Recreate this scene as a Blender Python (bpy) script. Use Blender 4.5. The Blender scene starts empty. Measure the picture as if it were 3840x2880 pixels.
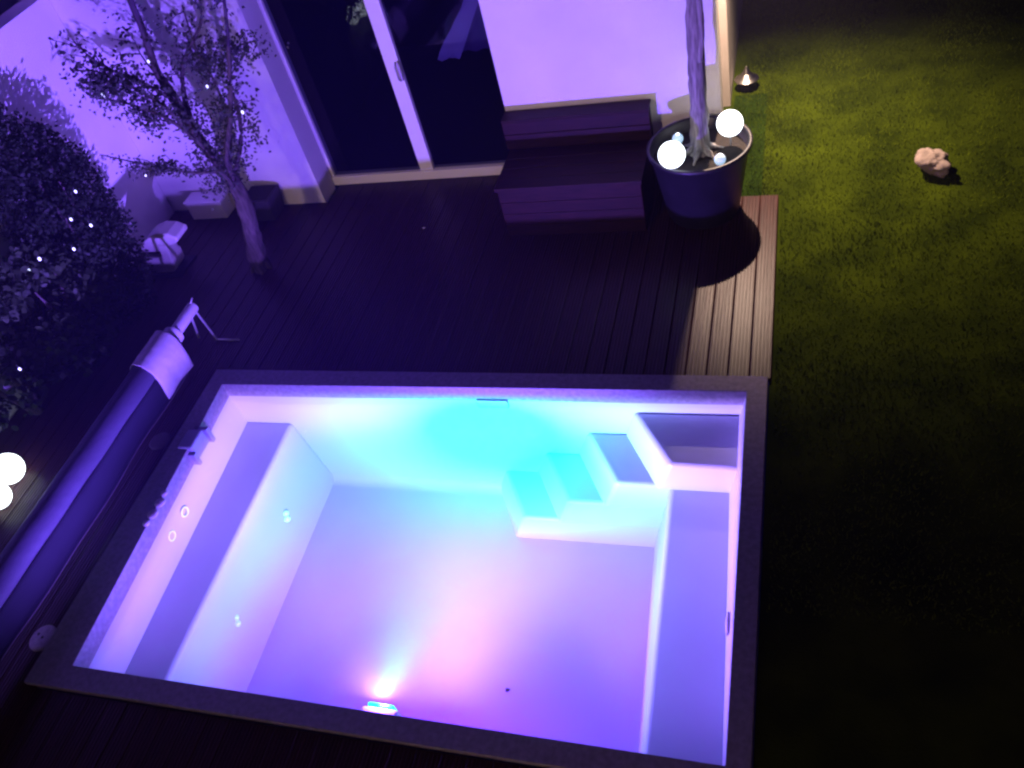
import bpy, bmesh, math, random
from mathutils import Vector, Matrix, noise
random.seed(7)
R_ = random.Random(11)
S = bpy.context.scene
COL = S.collection

# ------------------------------------------------------------------ camera
cam = bpy.data.cameras.new("camera"); camo = bpy.data.objects.new("camera", cam); COL.objects.link(camo)
M3 = Matrix(((0.9506426, -0.0156113, 0.3098950), (0.2228298, 0.7293665, -0.6468163), (-0.2159294, 0.6839450, 0.6968456)))
camo.matrix_world = Matrix.Translation((0, 0, 4.5)) @ M3.to_4x4()
cam.sensor_width = 36; cam.lens = 30.32; cam.clip_start = 0.05; cam.clip_end = 400
cam.dof.use_dof = True; cam.dof.focus_distance = 6.3; cam.dof.aperture_fstop = 4.0
S.camera = camo
# ------------------------------------------------------------------ world: night sky
W = bpy.data.worlds.new("World"); S.world = W; W.use_nodes = True
bg = W.node_tree.nodes["Background"]
bg.inputs[0].default_value = (0.05, 0.01, 0.90, 1); bg.inputs[1].default_value = 0.03
# ------------------------------------------------------------------ colour management and sampling
S.view_settings.view_transform = 'Standard'; S.view_settings.look = 'None'
S.view_settings.exposure = 0; S.view_settings.gamma = 1
S.render.engine = 'CYCLES'
S.cycles.use_denoising = True
S.cycles.max_bounces = 8; S.cycles.diffuse_bounces = 4; S.cycles.glossy_bounces = 3
S.cycles.transparent_max_bounces = 16; S.cycles.transmission_bounces = 4
S.cycles.sample_clamp_indirect = 6
S.cycles.filter_width = 2.4

# ------------------------------------------------------------------ lamps
def nt_new(tree, kind, **kw):
    n = tree.nodes.new(kind)
    for k, v in kw.items(): setattr(n, k, v)
    return n
def point(name, loc, power, color, radius, parent=None):
    l = bpy.data.lights.new(name, 'POINT'); l.energy = power; l.color = color; l.shadow_soft_size = radius
    o = bpy.data.objects.new(name, l); o.location = loc; COL.objects.link(o)
    if parent: o.parent = parent
    return o
# underwater pool floodlight: beam colour and strength shaped by direction to tint each surface
LAMP = Vector((-2.27, 1.76, -0.125))
pl = point("pool_floodlight", LAMP, 84.0, (1, 1, 1), 0.035)
pl.data.use_nodes = True
T = pl.data.node_tree; T.nodes.clear()
out = nt_new(T, 'ShaderNodeOutputLight'); em = nt_new(T, 'ShaderNodeEmission'); T.links.new(em.outputs[0], out.inputs[0])
geo = nt_new(T, 'ShaderNodeNewGeometry')
sep = nt_new(T, 'ShaderNodeSeparateXYZ'); T.links.new(geo.outputs['Incoming'], sep.inputs[0])
def mth(op, a, b=None, c=None, clamp=False):
    n = nt_new(T, 'ShaderNodeMath', operation=op, use_clamp=clamp)
    for i, v in enumerate((a, b, c)):
        if v is None: continue
        if isinstance(v, (int, float)): n.inputs[i].default_value = v
        else: T.links.new(v, n.inputs[i])
    return n.outputs[0]
SGN = 1.0
dx = mth('MULTIPLY', sep.outputs[0], SGN); dy = mth('MULTIPLY', sep.outputs[1], SGN); dz = mth('MULTIPLY', sep.outputs[2], SGN)
hy = mth('MAXIMUM', dy, 0.02)
az = mth('DIVIDE', dx, hy)
def gauss(x, c, s):
    t = mth('DIVIDE', mth('SUBTRACT', x, c), s)
    return mth('POWER', 2.71828, mth('MULTIPLY', mth('MULTIPLY', t, t), -1.0))
def sstep(x, a, b):
    n = nt_new(T, 'ShaderNodeMapRange', interpolation_type='SMOOTHSTEP')
    T.links.new(x, n.inputs[0]); n.inputs[1].default_value = a; n.inputs[2].default_value = b
    return n.outputs[0]
hor = mth('SQRT', mth('ADD', mth('ADD', mth('MULTIPLY', dx, dx), mth('MULTIPLY', dy, dy)), 0.0001))
tel = mth('DIVIDE', dz, hor); taz = mth('DIVIDE', dx, hor)      # slope and sideways share of each direction
up = sstep(dz, 0.005, 0.040)
front = sstep(dy, -0.15, 0.30)
core = mth('MULTIPLY', gauss(taz, 0.0, 0.42), gauss(tel, -0.17, 0.30))
core = mth('MULTIPLY', mth('MULTIPLY', core, sstep(tel, -0.66, -0.42)), 1.3, clamp=True)
hband = sstep(tel, -0.95, -0.34)
centre = mth('MULTIPLY', mth('MULTIPLY', sstep(tel, -3.0, -1.1), mth('MULTIPLY', gauss(taz, -0.05, 0.47), mth('SUBTRACT', 1.0, hband))), mth('MINIMUM', 1.0, mth('POWER', mth('DIVIDE', 0.5, mth('MAXIMUM', mth('MULTIPLY', dz, -1.0), 0.05)), 3.0)))
ataz = mth('ABSOLUTE', taz); side = mth('SUBTRACT', 1.0, mth('MULTIPLY', sstep(ataz, 0.72, 1.0), 0.7))
skim = mth('MULTIPLY', gauss(tel, -0.06, 0.10), side)
green = gauss(tel, -0.27, 0.16)
def rgb(r, g, b, k):
    n = nt_new(T, 'ShaderNodeVectorMath', operation='SCALE'); n.inputs[0].default_value = (r, g, b)
    if isinstance(k, (int, float)): n.inputs['Scale'].default_value = k
    else: T.links.new(k, n.inputs['Scale'])
    return n.outputs[0]
def vadd(a, b):
    n = nt_new(T, 'ShaderNodeVectorMath', operation='ADD'); T.links.new(a, n.inputs[0]); T.links.new(b, n.inputs[1]); return n.outputs[0]
low = mth('MULTIPLY', mth('SUBTRACT', 1.0, up), front)
lowb = mth('MULTIPLY', low, mth('SUBTRACT', 1.0, core))
UP_K, LOW_K, CORE_K, BACK_K = 29.0, 9.5, 22.0, 0.4
upk = mth('MULTIPLY', mth('MULTIPLY', up, front), mth('ADD', mth('MULTIPLY', gauss(taz, 0.08, 0.40), 0.42), mth('ADD', 0.55, mth('MULTIPLY', mth('MULTIPLY', sstep(mth('MULTIPLY', taz, -1.0), 0.40, 0.80), mth('MULTIPLY', sstep(tel, 0.06, 0.15), 2.2)), mth('SUBTRACT', 1.0, sstep(tel, 0.45, 0.75))))))
upk = mth('MULTIPLY', upk, mth('SUBTRACT', 1.0, mth('MULTIPLY', sstep(taz, 0.34, 0.62), 0.85)))
steep = sstep(tel, 0.45, 0.75)
c1 = vadd(rgb(0.21, 0.095, 1.0, mth('MULTIPLY', mth('MULTIPLY', upk, mth('SUBTRACT', 1.0, steep)), UP_K)), rgb(0.06, 0.0, 1.0, mth('MULTIPLY', mth('MULTIPLY', upk, steep), UP_K*2.2)))
def lw(k, w=None): return mth('MULTIPLY', lowb if w is None else mth('MULTIPLY', lowb, w), k * LOW_K)
c2 = rgb(0.22, 0.0, 1.0, lw(0.30))
for col_, k_, w_ in (((0.46, 0.17, 1.0), 1.1, mth('MULTIPLY', hband, side)), ((0.50, 0.235, 1.0), 2.05, centre), ((-0.14, 0.30, 0.4), 1.0, mth('MULTIPLY', green, side)), ((0.42, 0.18, 1.0), 1.7, skim)):
    c2 = vadd(c2, rgb(*col_, lw(k_, w_)))
c3 = rgb(0.0, 1.0, 1.1, mth('MULTIPLY', mth('MULTIPLY', low, core), CORE_K))
c4 = rgb(0.15, 0.06, 1.0, mth('MULTIPLY', mth('SUBTRACT', 1.0, front), BACK_K))
tot = vadd(vadd(c1, c2), vadd(c3, c4))
T.links.new(tot, em.inputs[0]); em.inputs[1].default_value = 1.0

# ------------------------------------------------------------------ materials
MATS = {}
def mat(name, col, rough=0.6, var=0.0, vscale=8.0, bump=0.0, bscale=60.0, metal=0.0, spec=0.5, col2=None, emit=None, estr=0.0):
    if name in MATS: return MATS[name]
    m = bpy.data.materials.new(name); m.use_nodes = True; t = m.node_tree
    b = t.nodes["Principled BSDF"]
    b.inputs['Roughness'].default_value = rough; b.inputs['Metallic'].default_value = metal
    b.inputs['Specular IOR Level'].default_value = spec
    b.inputs['Base Color'].default_value = (*col, 1)
    tc = t.nodes.new('ShaderNodeTexCoord')
    if var > 0 or col2:
        nz = t.nodes.new('ShaderNodeTexNoise'); nz.inputs['Scale'].default_value = vscale; nz.inputs['Detail'].default_value = 6
        t.links.new(tc.outputs['Object'], nz.inputs['Vector'])
        cr = t.nodes.new('ShaderNodeValToRGB')
        a = tuple(max(0, c * (1 - var)) for c in col); z = col2 if col2 else tuple(min(1, c * (1 + var)) for c in col)
        cr.color_ramp.elements[0].position = 0.3; cr.color_ramp.elements[0].color = (*a, 1)
        cr.color_ramp.elements[1].position = 0.7; cr.color_ramp.elements[1].color = (*z, 1)
        t.links.new(nz.outputs[0], cr.inputs[0]); t.links.new(cr.outputs[0], b.inputs['Base Color'])
    if bump > 0:
        n2 = t.nodes.new('ShaderNodeTexNoise'); n2.inputs['Scale'].default_value = bscale; n2.inputs['Detail'].default_value = 4
        t.links.new(tc.outputs['Object'], n2.inputs['Vector'])
        bp = t.nodes.new('ShaderNodeBump'); bp.inputs['Strength'].default_value = bump; bp.inputs['Distance'].default_value = 0.01
        t.links.new(n2.outputs[0], bp.inputs['Height']); t.links.new(bp.outputs[0], b.inputs['Normal'])
    if emit:
        b.inputs['Emission Color'].default_value = (*emit, 1); b.inputs['Emission Strength'].default_value = estr
    MATS[name] = m; return m
def wood(name, c1, c2, scale=(1, 14, 14), rough=0.5, bump=0.25):
    m = bpy.data.materials.new(name); m.use_nodes = True; t = m.node_tree; b = t.nodes["Principled BSDF"]
    tc = t.nodes.new('ShaderNodeTexCoord'); mp = t.nodes.new('ShaderNodeMapping'); mp.inputs['Scale'].default_value = scale
    nz = t.nodes.new('ShaderNodeTexNoise'); nz.inputs['Scale'].default_value = 5; nz.inputs['Detail'].default_value = 8
    cr = t.nodes.new('ShaderNodeValToRGB'); cr.color_ramp.elements[0].color = (*c1, 1); cr.color_ramp.elements[1].color = (*c2, 1)
    cr.color_ramp.elements[0].position = 0.3; cr.color_ramp.elements[1].position = 0.7
    t.links.new(tc.outputs['Object'], mp.inputs[0]); t.links.new(mp.outputs[0], nz.inputs['Vector']); t.links.new(nz.outputs[0], cr.inputs[0])
    t.links.new(cr.outputs[0], b.inputs['Base Color']); b.inputs['Roughness'].default_value = rough; b.inputs['Specular IOR Level'].default_value = 0.16
    bp = t.nodes.new('ShaderNodeBump'); bp.inputs['Strength'].default_value = bump; bp.inputs['Distance'].default_value = 0.004
    t.links.new(nz.outputs[0], bp.inputs['Height']); t.links.new(bp.outputs[0], b.inputs['Normal'])
    return m
M_wall = mat('render_wall', (0.76, 0.74, 0.72), 0.85, 0.07, 1.6, 0.55, 70)
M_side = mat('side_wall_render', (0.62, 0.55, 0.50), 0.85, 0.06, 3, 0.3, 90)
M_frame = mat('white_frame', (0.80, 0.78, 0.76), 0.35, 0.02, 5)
M_liner = mat('pool_liner', (0.40, 0.42, 0.50), 0.45, 0.03, 2.5)
M_coping = mat('coping_stone', (0.20, 0.175, 0.215), 0.75, 0.2, 30, 0.4, 220)
M_deck = wood('deck_board', (0.019, 0.0065, 0.006), (0.044, 0.0165, 0.015), (14, 0.8, 6), 0.38)
M_bench = wood('bench_wood', (0.010, 0.0035, 0.0035), (0.026, 0.008, 0.007), (1.2, 12, 12), 0.55)
M_pot = mat('pot_glaze', (0.012, 0.011, 0.016), 0.45, 0.2, 6, 0.1, 40)
M_soil = mat('soil', (0.010, 0.006, 0.004), 0.95, 0.6, 25, 0.8, 60)
M_bark = wood('pale_bark', (0.10, 0.09, 0.085), (0.34, 0.31, 0.30), (9, 9, 1.1), 0.85, 0.9)
M_bark2 = wood('olive_bark', (0.03, 0.024, 0.022), (0.11, 0.085, 0.085), (8, 8, 1.5), 0.9, 0.9)
M_leaf = mat('olive_leaf', (0.050, 0.055, 0.045), 0.7, 0.4, 20)
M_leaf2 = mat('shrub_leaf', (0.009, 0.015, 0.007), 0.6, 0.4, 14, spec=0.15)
M_leaf3 = mat('broad_leaf', (0.016, 0.026, 0.009), 0.6, 0.5, 9, spec=0.2)
M_grass = mat('grass_soil', (0.016, 0.026, 0.0015), 0.95, 0.35, 2.2, 0.6, 80, spec=0.0, col2=(0.034, 0.050, 0.002))
M_lawn_shade = mat('turf_shade', (0.010, 0.020, 0.002), 0.95, 0.3, 3, 0.5, 80, spec=0.0)  # lawn green darkened for the painted shadow band
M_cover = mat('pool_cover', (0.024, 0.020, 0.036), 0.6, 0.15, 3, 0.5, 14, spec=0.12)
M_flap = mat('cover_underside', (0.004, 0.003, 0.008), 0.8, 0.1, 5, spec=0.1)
M_batten = mat('dull_batten', (0.07, 0.055, 0.06), 0.7, 0.1, 5, spec=0.1)
M_towel = mat('towel_cloth', (0.27, 0.25, 0.27), 0.95, 0.05, 20, 0.8, 260)
M_metal = mat('brushed_metal', (0.42, 0.40, 0.38), 0.28, 0.05, 30, metal=1.0)
M_greymetal = mat('grey_aluminium', (0.33, 0.32, 0.34), 0.5, 0.05, 10)
M_white = mat('white_plastic', (0.62, 0.59, 0.56), 0.45, 0.05, 10)
M_lid = mat('lid_plastic', (0.34, 0.30, 0.33), 0.6, 0.25, 40)
M_darklid = mat('dark_lid', (0.05, 0.032, 0.035), 0.7, 0.2, 20)
M_dark = mat('black_plastic', (0.012, 0.011, 0.014), 0.5)
M_rock = mat('pale_rock', (0.22, 0.17, 0.15), 0.9, 0.14, 14, 0.8, 40)
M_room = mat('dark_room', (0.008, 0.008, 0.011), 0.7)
M_curtain = mat('blue_curtain', (0.34, 0.30, 0.50), 0.9, 0.06, 6)
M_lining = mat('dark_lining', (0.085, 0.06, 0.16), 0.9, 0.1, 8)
M_planter = mat('fibre_planter', (0.03, 0.024, 0.03), 0.8, 0.2, 12)
M_globe = mat('lit_globe', (0.9, 0.9, 0.9), 0.3, emit=(0.88, 0.97, 1.0), estr=4.0)
M_globe2 = mat('small_lit_globe', (0.6, 0.7, 0.8), 0.15, emit=(0.45, 0.70, 0.95), estr=0.75)
M_glow = mat('lit_filament', (1, 1, 1), 0.3, emit=(0.9, 0.97, 1.0), estr=5.0)
M_bulb = mat('fairy_bulb', (1, 1, 1), 0.3, emit=(0.60, 0.66, 1.0), estr=2.0)
M_lens = mat('pool_lens', (0.0, 0.9, 1.0), 0.3, emit=(0.0, 1.0, 1.0), estr=1.6)
M_jet = mat('jet_ring', (0.55, 0.85, 0.95), 0.2, 0.0)
M_debris = mat('dead_leaf', (0.02, 0.015, 0.02), 0.9)
M_dispbox = mat('dispenser_plastic', (0.24, 0.24, 0.34), 0.5, 0.05, 10)
def trans_mat(name, tint, gloss_lo, gloss_hi, rough, bump=0.0, bscale=3.0):
    m = bpy.data.materials.new(name); m.use_nodes = True; t = m.node_tree; t.nodes.clear()
    o = t.nodes.new('ShaderNodeOutputMaterial'); mx = t.nodes.new('ShaderNodeMixShader')
    tr = t.nodes.new('ShaderNodeBsdfTransparent'); tr.inputs[0].default_value = (*tint, 1)
    gl = t.nodes.new('ShaderNodeBsdfGlossy'); gl.inputs['Roughness'].default_value = rough
    lw = t.nodes.new('ShaderNodeLayerWeight'); lw.inputs[0].default_value = 0.5
    mr = t.nodes.new('ShaderNodeMapRange'); mr.inputs[1].default_value = 0.35; mr.inputs[2].default_value = 1.0
    mr.inputs[3].default_value = gloss_lo; mr.inputs[4].default_value = gloss_hi
    t.links.new(lw.outputs['Facing'], mr.inputs[0]); t.links.new(mr.outputs[0], mx.inputs[0])
    t.links.new(tr.outputs[0], mx.inputs[1]); t.links.new(gl.outputs[0], mx.inputs[2]); t.links.new(mx.outputs[0], o.inputs[0])
    if bump > 0:
        tc = t.nodes.new('ShaderNodeTexCoord'); nz = t.nodes.new('ShaderNodeTexNoise'); nz.inputs['Scale'].default_value = bscale
        t.links.new(tc.outputs['Object'], nz.inputs['Vector'])
        bp = t.nodes.new('ShaderNodeBump'); bp.inputs['Strength'].default_value = bump; bp.inputs['Distance'].default_value = 0.02
        t.links.new(nz.outputs[0], bp.inputs['Height']); t.links.new(bp.outputs[0], gl.inputs['Normal'])
    return m
M_water = trans_mat('pool_water', (0.97, 0.97, 1.0), 0.02, 0.16, 0.03, 0.25, 3.0)
M_glass = trans_mat('window_glass', (0.60, 0.60, 0.68), 0.02, 0.07, 0.02)

# ------------------------------------------------------------------ helpers
def meta(o, label=None, cat=None, group=None, kind=None):
    if label: o['label'] = label
    if cat: o['category'] = cat
    if group: o['group'] = group
    if kind: o['kind'] = kind
    return o
def empty(name, loc=(0, 0, 0), label=None, cat=None, group=None):
    o = bpy.data.objects.new(name, None); o.empty_display_size = 0.1; o.location = loc; COL.objects.link(o)
    return meta(o, label, cat, group)
def obj(name, bm, m, parent=None, smooth=False, bevel=0.0, seg=2):
    me = bpy.data.meshes.new(name); bmesh.ops.recalc_face_normals(bm, faces=bm.faces); bm.to_mesh(me); bm.free()
    me.materials.append(m)
    if smooth:
        for p in me.polygons: p.use_smooth = True
    o = bpy.data.objects.new(name, me); COL.objects.link(o)
    if parent:
        o.parent = parent; o.location = -Vector(parent.location) if parent.type == 'EMPTY' and parent.parent is None else (0, 0, 0)
    if bevel > 0:
        b = o.modifiers.new('bevel', 'BEVEL'); b.width = bevel; b.segments = seg; b.limit_method = 'ANGLE'; b.angle_limit = math.radians(35)
    return o
def box(bm, x0, x1, y0, y1, z0, z1):
    v = [bm.verts.new(p) for p in ((x0,y0,z0),(x1,y0,z0),(x1,y1,z0),(x0,y1,z0),(x0,y0,z1),(x1,y0,z1),(x1,y1,z1),(x0,y1,z1))]
    for f in ((0,3,2,1),(4,5,6,7),(0,1,5,4),(1,2,6,5),(2,3,7,6),(3,0,4,7)): bm.faces.new([v[i] for i in f])
def BOX(*a):
    bm = bmesh.new(); box(bm, *a); return bm
def prism(bm, top, bot, zt, zb):
    a = [bm.verts.new((x, y, zt)) for x, y in top]; b = [bm.verts.new((x, y, zb)) for x, y in bot]; n = len(a)
    bm.faces.new(a); bm.faces.new(b[::-1])
    for i in range(n): bm.faces.new((a[i], b[i], b[(i+1) % n], a[(i+1) % n]))
def tube(bm, pts, rad, n=8, cap=True, wob=0.0):
    rings = []; pts = [Vector(p) for p in pts]; rr = rad if isinstance(rad, (list, tuple)) else [rad] * len(pts)
    for i, p in enumerate(pts):
        d = (pts[min(i+1, len(pts)-1)] - pts[max(i-1, 0)]).normalized()
        u = d.cross(Vector((0.13, 0.31, 0.94)) if abs(d.z) < 0.9 else Vector((1, 0, 0))).normalized(); w = d.cross(u)
        ring = []
        for k in range(n):
            a = 2 * math.pi * k / n; r = rr[i] * (1 + wob * noise.noise(Vector((p.x*9 + k*1.7, p.y*9, p.z*7))))
            ring.append(bm.verts.new(p + (u * math.cos(a) + w * math.sin(a)) * r))
        rings.append(ring)
    for i in range(len(rings)-1):
        for k in range(n): bm.faces.new((rings[i][k], rings[i][(k+1) % n], rings[i+1][(k+1) % n], rings[i+1][k]))
    if cap: bm.faces.new(rings[0][::-1]); bm.faces.new(rings[-1])
def lathe(bm, prof, c=(0, 0, 0), n=48):
    rings = []
    for r, z in prof:
        if r < 1e-5: rings.append([bm.verts.new((c[0], c[1], c[2] + z))])
        else: rings.append([bm.verts.new((c[0] + r*math.cos(2*math.pi*k/n), c[1] + r*math.sin(2*math.pi*k/n), c[2] + z)) for k in range(n)])
    for a, b in zip(rings, rings[1:]):
        for k in range(n):
            k2 = (k+1) % n
            if len(a) == 1 and len(b) > 1: bm.faces.new((a[0], b[k2], b[k]))
            elif len(b) == 1 and len(a) > 1: bm.faces.new((a[k], a[k2], b[0]))
            elif len(a) > 1: bm.faces.new((a[k], a[k2], b[k2], b[k]))
def sphere(bm, c, r, n=16, sz=1.0):
    lathe(bm, [(r*math.sin(math.pi*i/n), -r*sz*math.cos(math.pi*i/n)) for i in range(n+1)], c, n*2)
def smooth_path(pts, k=4):
    pts = [Vector(p) for p in pts]; o = []
    for i in range(len(pts)-1):
        p0, p1, p2, p3 = pts[max(i-1, 0)], pts[i], pts[i+1], pts[min(i+2, len(pts)-1)]
        for j in range(k):
            t = j / k
            o.append(0.5 * ((2*p1) + (p2-p0)*t + (2*p0-5*p1+4*p2-p3)*t*t + (3*p1-p0-3*p2+p3)*t**3))
    o.append(pts[-1]); return o
def leaf(verts, faces, p, size, asp=0.45, rng=R_):
    d = Vector((rng.gauss(0, 1), rng.gauss(0, 1), rng.gauss(0, 1))).normalized()
    u = d.cross(Vector((rng.gauss(0, 1), rng.gauss(0, 1), rng.gauss(0, 1)))).normalized()
    i = len(verts); L = size * rng.uniform(0.7, 1.3); w = L * asp
    for q in (p, p + d*L*0.35 + u*w*0.5, p + d*L*0.75 + u*w*0.4, p + d*L, p + d*L*0.75 - u*w*0.4, p + d*L*0.35 - u*w*0.5): verts.append(tuple(q))
    faces.append(tuple(range(i, i+6)))
def leafobj(name, verts, faces, m, parent, loc_off=True):
    me = bpy.data.meshes.new(name); me.from_pydata(verts, [], faces); me.materials.append(m)
    o = bpy.data.objects.new(name, me); COL.objects.link(o); o.parent = parent; o.location = -Vector(parent.location)
    return o

# ================================================================== THE GROUND
def rects(bm, rs, z):
    for x0, x1, y0, y1 in rs:
        v = [bm.verts.new(p) for p in ((x0,y0,z),(x1,y0,z),(x1,y1,z),(x0,y1,z))]; bm.faces.new(v)
bm = bmesh.new()
rects(bm, [(-60, -4.66, -60, 60), (-4.66, -0.16, -60, 1.47), (-4.66, -0.16, 4.28, 60), (-0.16, 60, -60, 60)], -0.035)
meta(obj('lawn', bm, M_grass), kind='structure')
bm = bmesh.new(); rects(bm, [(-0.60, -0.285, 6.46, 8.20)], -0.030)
meta(obj('lawn_shade_strip', bm, M_lawn_shade), kind='structure')  # shadow band beside the house, painted as a darker lawn strip
# grass blades where the lamp shows them
gv, gf = [], []
rg = random.Random(3)
def blade(x, y, h, lean):
    a = rg.uniform(0, 6.283); w = 0.0035; i = len(gv)
    ux, uy = math.cos(a)*w, math.sin(a)*w; lx, ly = rg.gauss(0, lean), rg.gauss(0, lean)
    gv.extend([(x-ux, y-uy, -0.036), (x+ux, y+uy, -0.036), (x+lx, y+ly, -0.036+h)]); gf.append((i, i+1, i+2))
for _ in range(70000):
    x = rg.uniform(-0.12, 3.2); y = rg.uniform(2.5, 11.5)
    if rg.random() > 1.15 - x/3.6: continue
    k = noise.noise(Vector((x*1.3, y*1.3, 0)))
    blade(x, y, rg.uniform(0.018, 0.036) * (1 + 0.5*k), 0.012)
for _ in range(9000):
    x = rg.uniform(-0.60, -0.12); y = rg.uniform(6.47, 11.5)
    if y > 7 and x < -0.58: continue
    blade(x, y, rg.uniform(0.02, 0.036), 0.012)
me = bpy.data.meshes.new('grass'); me.from_pydata(gv, [], gf)
M_blade = mat('grass_blade', (0.034, 0.056, 0.002), 0.8, 0.3, 1.6, spec=0.0, col2=(0.085, 0.118, 0.004)); me.materials.append(M_blade)
go = bpy.data.objects.new('grass', me); COL.objects.link(go)
meta(go, 'short mown grass lit olive green beside the deck', 'grass', kind='stuff')

# deck: grooved boards running away from the pool
bm = bmesh.new()
RB = random.Random(4)
def board(x0, x1, y0, y1):
    w = x1 - x0; tz = RB.uniform(-0.0035, 0.0035); oz = RB.uniform(-0.002, 0.0); prof = [(0, -0.03), (0, -0.004), (0.05, 0.0)]
    n = 5
    for k in range(n):
        a = 0.07 + 0.86 * k / n; b = 0.86 / n
        prof += [(a + b*0.12, 0.0), (a + b*0.25, -0.004), (a + b*0.75, -0.004), (a + b*0.88, 0.0)]
    prof += [(0.95, 0.0), (1, -0.004), (1, -0.03)]
    A = [bm.verts.new((x0 + w*u, y0, z + oz + tz*(u-0.5))) for u, z in prof]; B = [bm.verts.new((x0 + w*u, y1, z + oz + tz*(u-0.5))) for u, z in prof]
    for i in range(len(A)-1): bm.faces.new((A[i], A[i+1], B[i+1], B[i]))
    bm.faces.new(A[::-1]); bm.faces.new(B)
PITCH = 0.1475
x = -0.145
while x > -6.45:
    x1, x0 = x, x - PITCH + 0.004; cx = (x0 + x1) / 2
    ytop = 6.43 if cx > -0.62 else (6.79 if cx > -2.5 else (6.985 if cx > -4.62 else 6.69))
    if cx > -4.64: board(x0, x1, 4.275, ytop); board(x0, x1, -3.0, 1.468)
    else: board(x0, x1, -3.0, ytop)
    x -= PITCH
meta(obj('deck', bm, M_deck), kind='structure')

# ================================================================== THE POOL
pool = empty('swimming_pool', (-2.4, 2.9, 0), 'small rectangular plunge pool glowing cyan and violet, with corner steps and side ledges', 'swimming pool')
TOP = [(-4.505, 4.09), (-0.303, 4.115), (-0.288, 1.61), (-4.355, 1.63)]
BOT = [(-4.47, 4.08), (-0.64, 4.08), (-0.40, 1.66), (-4.34, 1.66)]
bm = bmesh.new()
N = 12
grid = []
for i in range(N+1):
    t = i / N; grid.append([bm.verts.new((TOP[k][0]*(1-t) + BOT[k][0]*t, TOP[k][1]*(1-t) + BOT[k][1]*t, -0.02 - 1.18*t)) for k in range(4)])
for i in range(N):
    for k in range(4): bm.faces.new((grid[i][k], grid[i][(k+1) % 4], grid[i+1][(k+1) % 4], grid[i+1][k]))
bm.faces.new(grid[-1])
for v in bm.verts: v.tag = False
bm.edges.ensure_lookup_table()
wl_ = bm.edges.layers.float.new('bevel_weight_edge')
for e in bm.edges:
    if all(abs(v.co.z + 1.20) < 1e-4 for v in e.verts): e[wl_] = 1.0
o = obj('basin', bm, M_liner, pool, bevel=0.09, seg=6); o.modifiers['bevel'].limit_method = 'WEIGHT'
for p in o.data.polygons: p.use_smooth = False
# coping frame, four mitred lengths round the water
OUT = [(-4.65, 4.265), (-0.165, 4.265), (-0.165, 1.48), (-4.65, 1.48)]
bm = bmesh.new()
top_o = [bm.verts.new((x, y, 0.03)) for x, y in OUT]; top_i = [bm.verts.new((x, y, 0.03)) for x, y in TOP]
bot_o = [bm.verts.new((x, y, -0.11)) for x, y in OUT]; bot_i = [bm.verts.new((x + (0.004 if k in (0, 3) else -0.004), y + (-0.004 if k < 2 else 0.004), -0.11)) for k, (x, y) in enumerate(TOP)]
for k in range(4):
    j = (k+1) % 4
    bm.faces.new((top_o[k], top_o[j], top_i[j], top_i[k])); bm.faces.new((top_i[k], top_i[j], bot_i[j], bot_i[k])); bm.faces.new((top_o[j], top_o[k], bot_o[k], bot_o[j]))
    bm.faces.new((bot_o[j], bot_o[k], bot_i[k], bot_i[j]))
obj('coping', bm, M_coping, pool, bevel=0.008)
# ledges, platform and steps
bm = bmesh.new(); prism(bm, [(-4.6, 4.10), (-4.05, 4.10), (-4.0, 1.63), (-4.6, 1.63)], [(-4.6, 4.10), (-3.93, 4.10), (-3.88, 1.63), (-4.6, 1.63)], -0.44, -1.22)
obj('ledge', bm, M_liner, pool, bevel=0.032, seg=4)
bm = bmesh.new(); prism(bm, [(-0.81, 3.66), (-0.2, 3.66), (-0.2, 1.62), (-0.765, 1.62)], [(-1.00, 3.66), (-0.2, 3.66), (-0.2, 1.62), (-0.90, 1.62)], -0.45, -1.22)
obj('ledge', bm, M_liner, pool, bevel=0.032, seg=4)
bm = bmesh.new(); prism(bm, [(-1.10, 4.105), (-0.2, 4.105), (-0.2, 3.60), (-0.44, 3.625), (-0.79, 3.635)], [(-1.20, 4.105), (-0.2, 4.105), (-0.2, 3.60), (-0.42, 3.60), (-0.90, 3.60)], -0.20, -0.455)
obj('platform', bm, M_liner, pool, bevel=0.028, seg=4)
for zt, zb, xa, xb in ((-0.441, -0.705, -1.483, -1.188), (-0.700, -0.955, -1.866, -1.584), (-0.952, -1.215, -2.257, -1.990)):
    bm = bmesh.new(); prism(bm, [(xa, 4.105), (-0.3, 4.105), (-0.3, 3.635), (xb, 3.635)], [(xa-0.12, 4.105), (-0.3, 4.105), (-0.3, 3.60), (xb-0.12, 3.60)], zt, zb)
    obj('step', bm, M_liner, pool, bevel=0.028, seg=4)
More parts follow.
